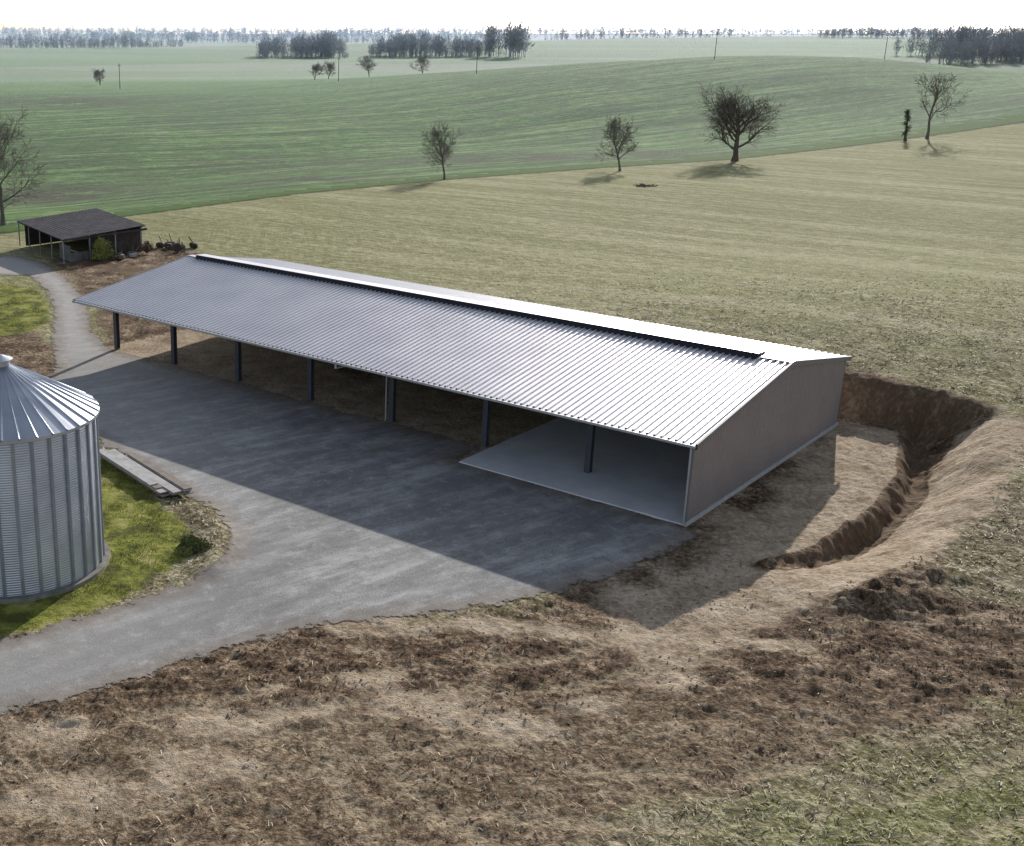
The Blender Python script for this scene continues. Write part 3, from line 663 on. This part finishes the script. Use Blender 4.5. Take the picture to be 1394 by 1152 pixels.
def grass():
    x,y,r=scatter(80000,-22,-2,37,70,10); x2,y2,r2=scatter(25000,-34,-17,84,108,11); x=np.r_[x,x2];y=np.r_[y,y2]
    z,sg,ss,gr,tn,tk=full_h(x,y)
    k=(gr>.05)&(np.hypot(x-SX,y-SY)>SR+.35)&(r.rand(len(x))<sst(.38,.62,fbm(x,y,1.4,2,3)))
    x,y,z=x[k],y[k],z[k]; n=len(x); an=r.uniform(0,6.28,n); h=r.uniform(.03,.09,n)*(1+1.6*vn(x,y,1.2,4)**3); w=r.uniform(.006,.012,n)*(1+y/90); l=r.normal(0,.04,(n,2))
    V=np.stack([np.stack([x-np.cos(an)*w,y-np.sin(an)*w,z],1),np.stack([x+np.cos(an)*w,y+np.sin(an)*w,z],1),np.stack([x+l[:,0],y+l[:,1],z+h],1)],1).reshape(-1,3)
    t=NT('grass_blades'); p=t.pos(); nn=t.noise(p,.8,4); t.fin(t.ramp(nn,[(.3,(.10,.11,.025)),(.5,(.21,.22,.045)),(.7,(.36,.32,.11))]),.7)
    mesh_obj('grass',V.tolist(),np.arange(3*n).reshape(-1,3).tolist(),t.m)
grass()
# ---------------------------------------------------------------- light and camera
sunv=Vector((1.0742,2.3659,1.0)).normalized()
L=bpy.data.lights.new('sun','SUN'); L.energy=5.0; L.angle=R(.5); L.color=(1,.96,.91); so=link(bpy.data.objects.new('sun',L)); so.rotation_euler=(-sunv).to_track_quat('-Z','Y').to_euler()
w=bpy.data.worlds.new('World'); scene.world=w; w.use_nodes=True; nt=w.node_tree; nt.nodes.clear()
o=nt.nodes.new('ShaderNodeOutputWorld'); bg=nt.nodes.new('ShaderNodeBackground'); sk=nt.nodes.new('ShaderNodeTexSky'); sk.sky_type='NISHITA'; sk.sun_disc=False
sk.sun_elevation=R(21.05); sk.sun_rotation=R(24.4); sk.air_density=1.0; sk.dust_density=1.0; sk.ozone_density=1.5
hs=nt.nodes.new('ShaderNodeHueSaturation'); hs.inputs['Saturation'].default_value=.5
tint=nt.nodes.new('ShaderNodeMix'); tint.data_type='RGBA'; tint.blend_type='MULTIPLY'; tint.inputs[0].default_value=1; tint.inputs[7].default_value=(.96,1.01,1.09,1)
nt.links.new(sk.outputs[0],hs.inputs['Color']); nt.links.new(hs.outputs[0],tint.inputs[6]); nt.links.new(tint.outputs[2],bg.inputs[0]); bg.inputs[1].default_value=.13; nt.links.new(bg.outputs[0],o.inputs[0])
scene.view_settings.view_transform='Standard'; scene.view_settings.look='None'; scene.view_settings.exposure=0
cd=bpy.data.cameras.new('camera'); cd.sensor_width=36; cd.sensor_fit='HORIZONTAL'; cd.lens=1608/1394*36; cd.shift_x=.2202; cd.clip_start=.5; cd.clip_end=30000
co=link(bpy.data.objects.new('camera',cd)); co.location=(0,0,22); co.rotation_euler=(R(90)-math.atan(531/1608),0,0); scene.camera=co
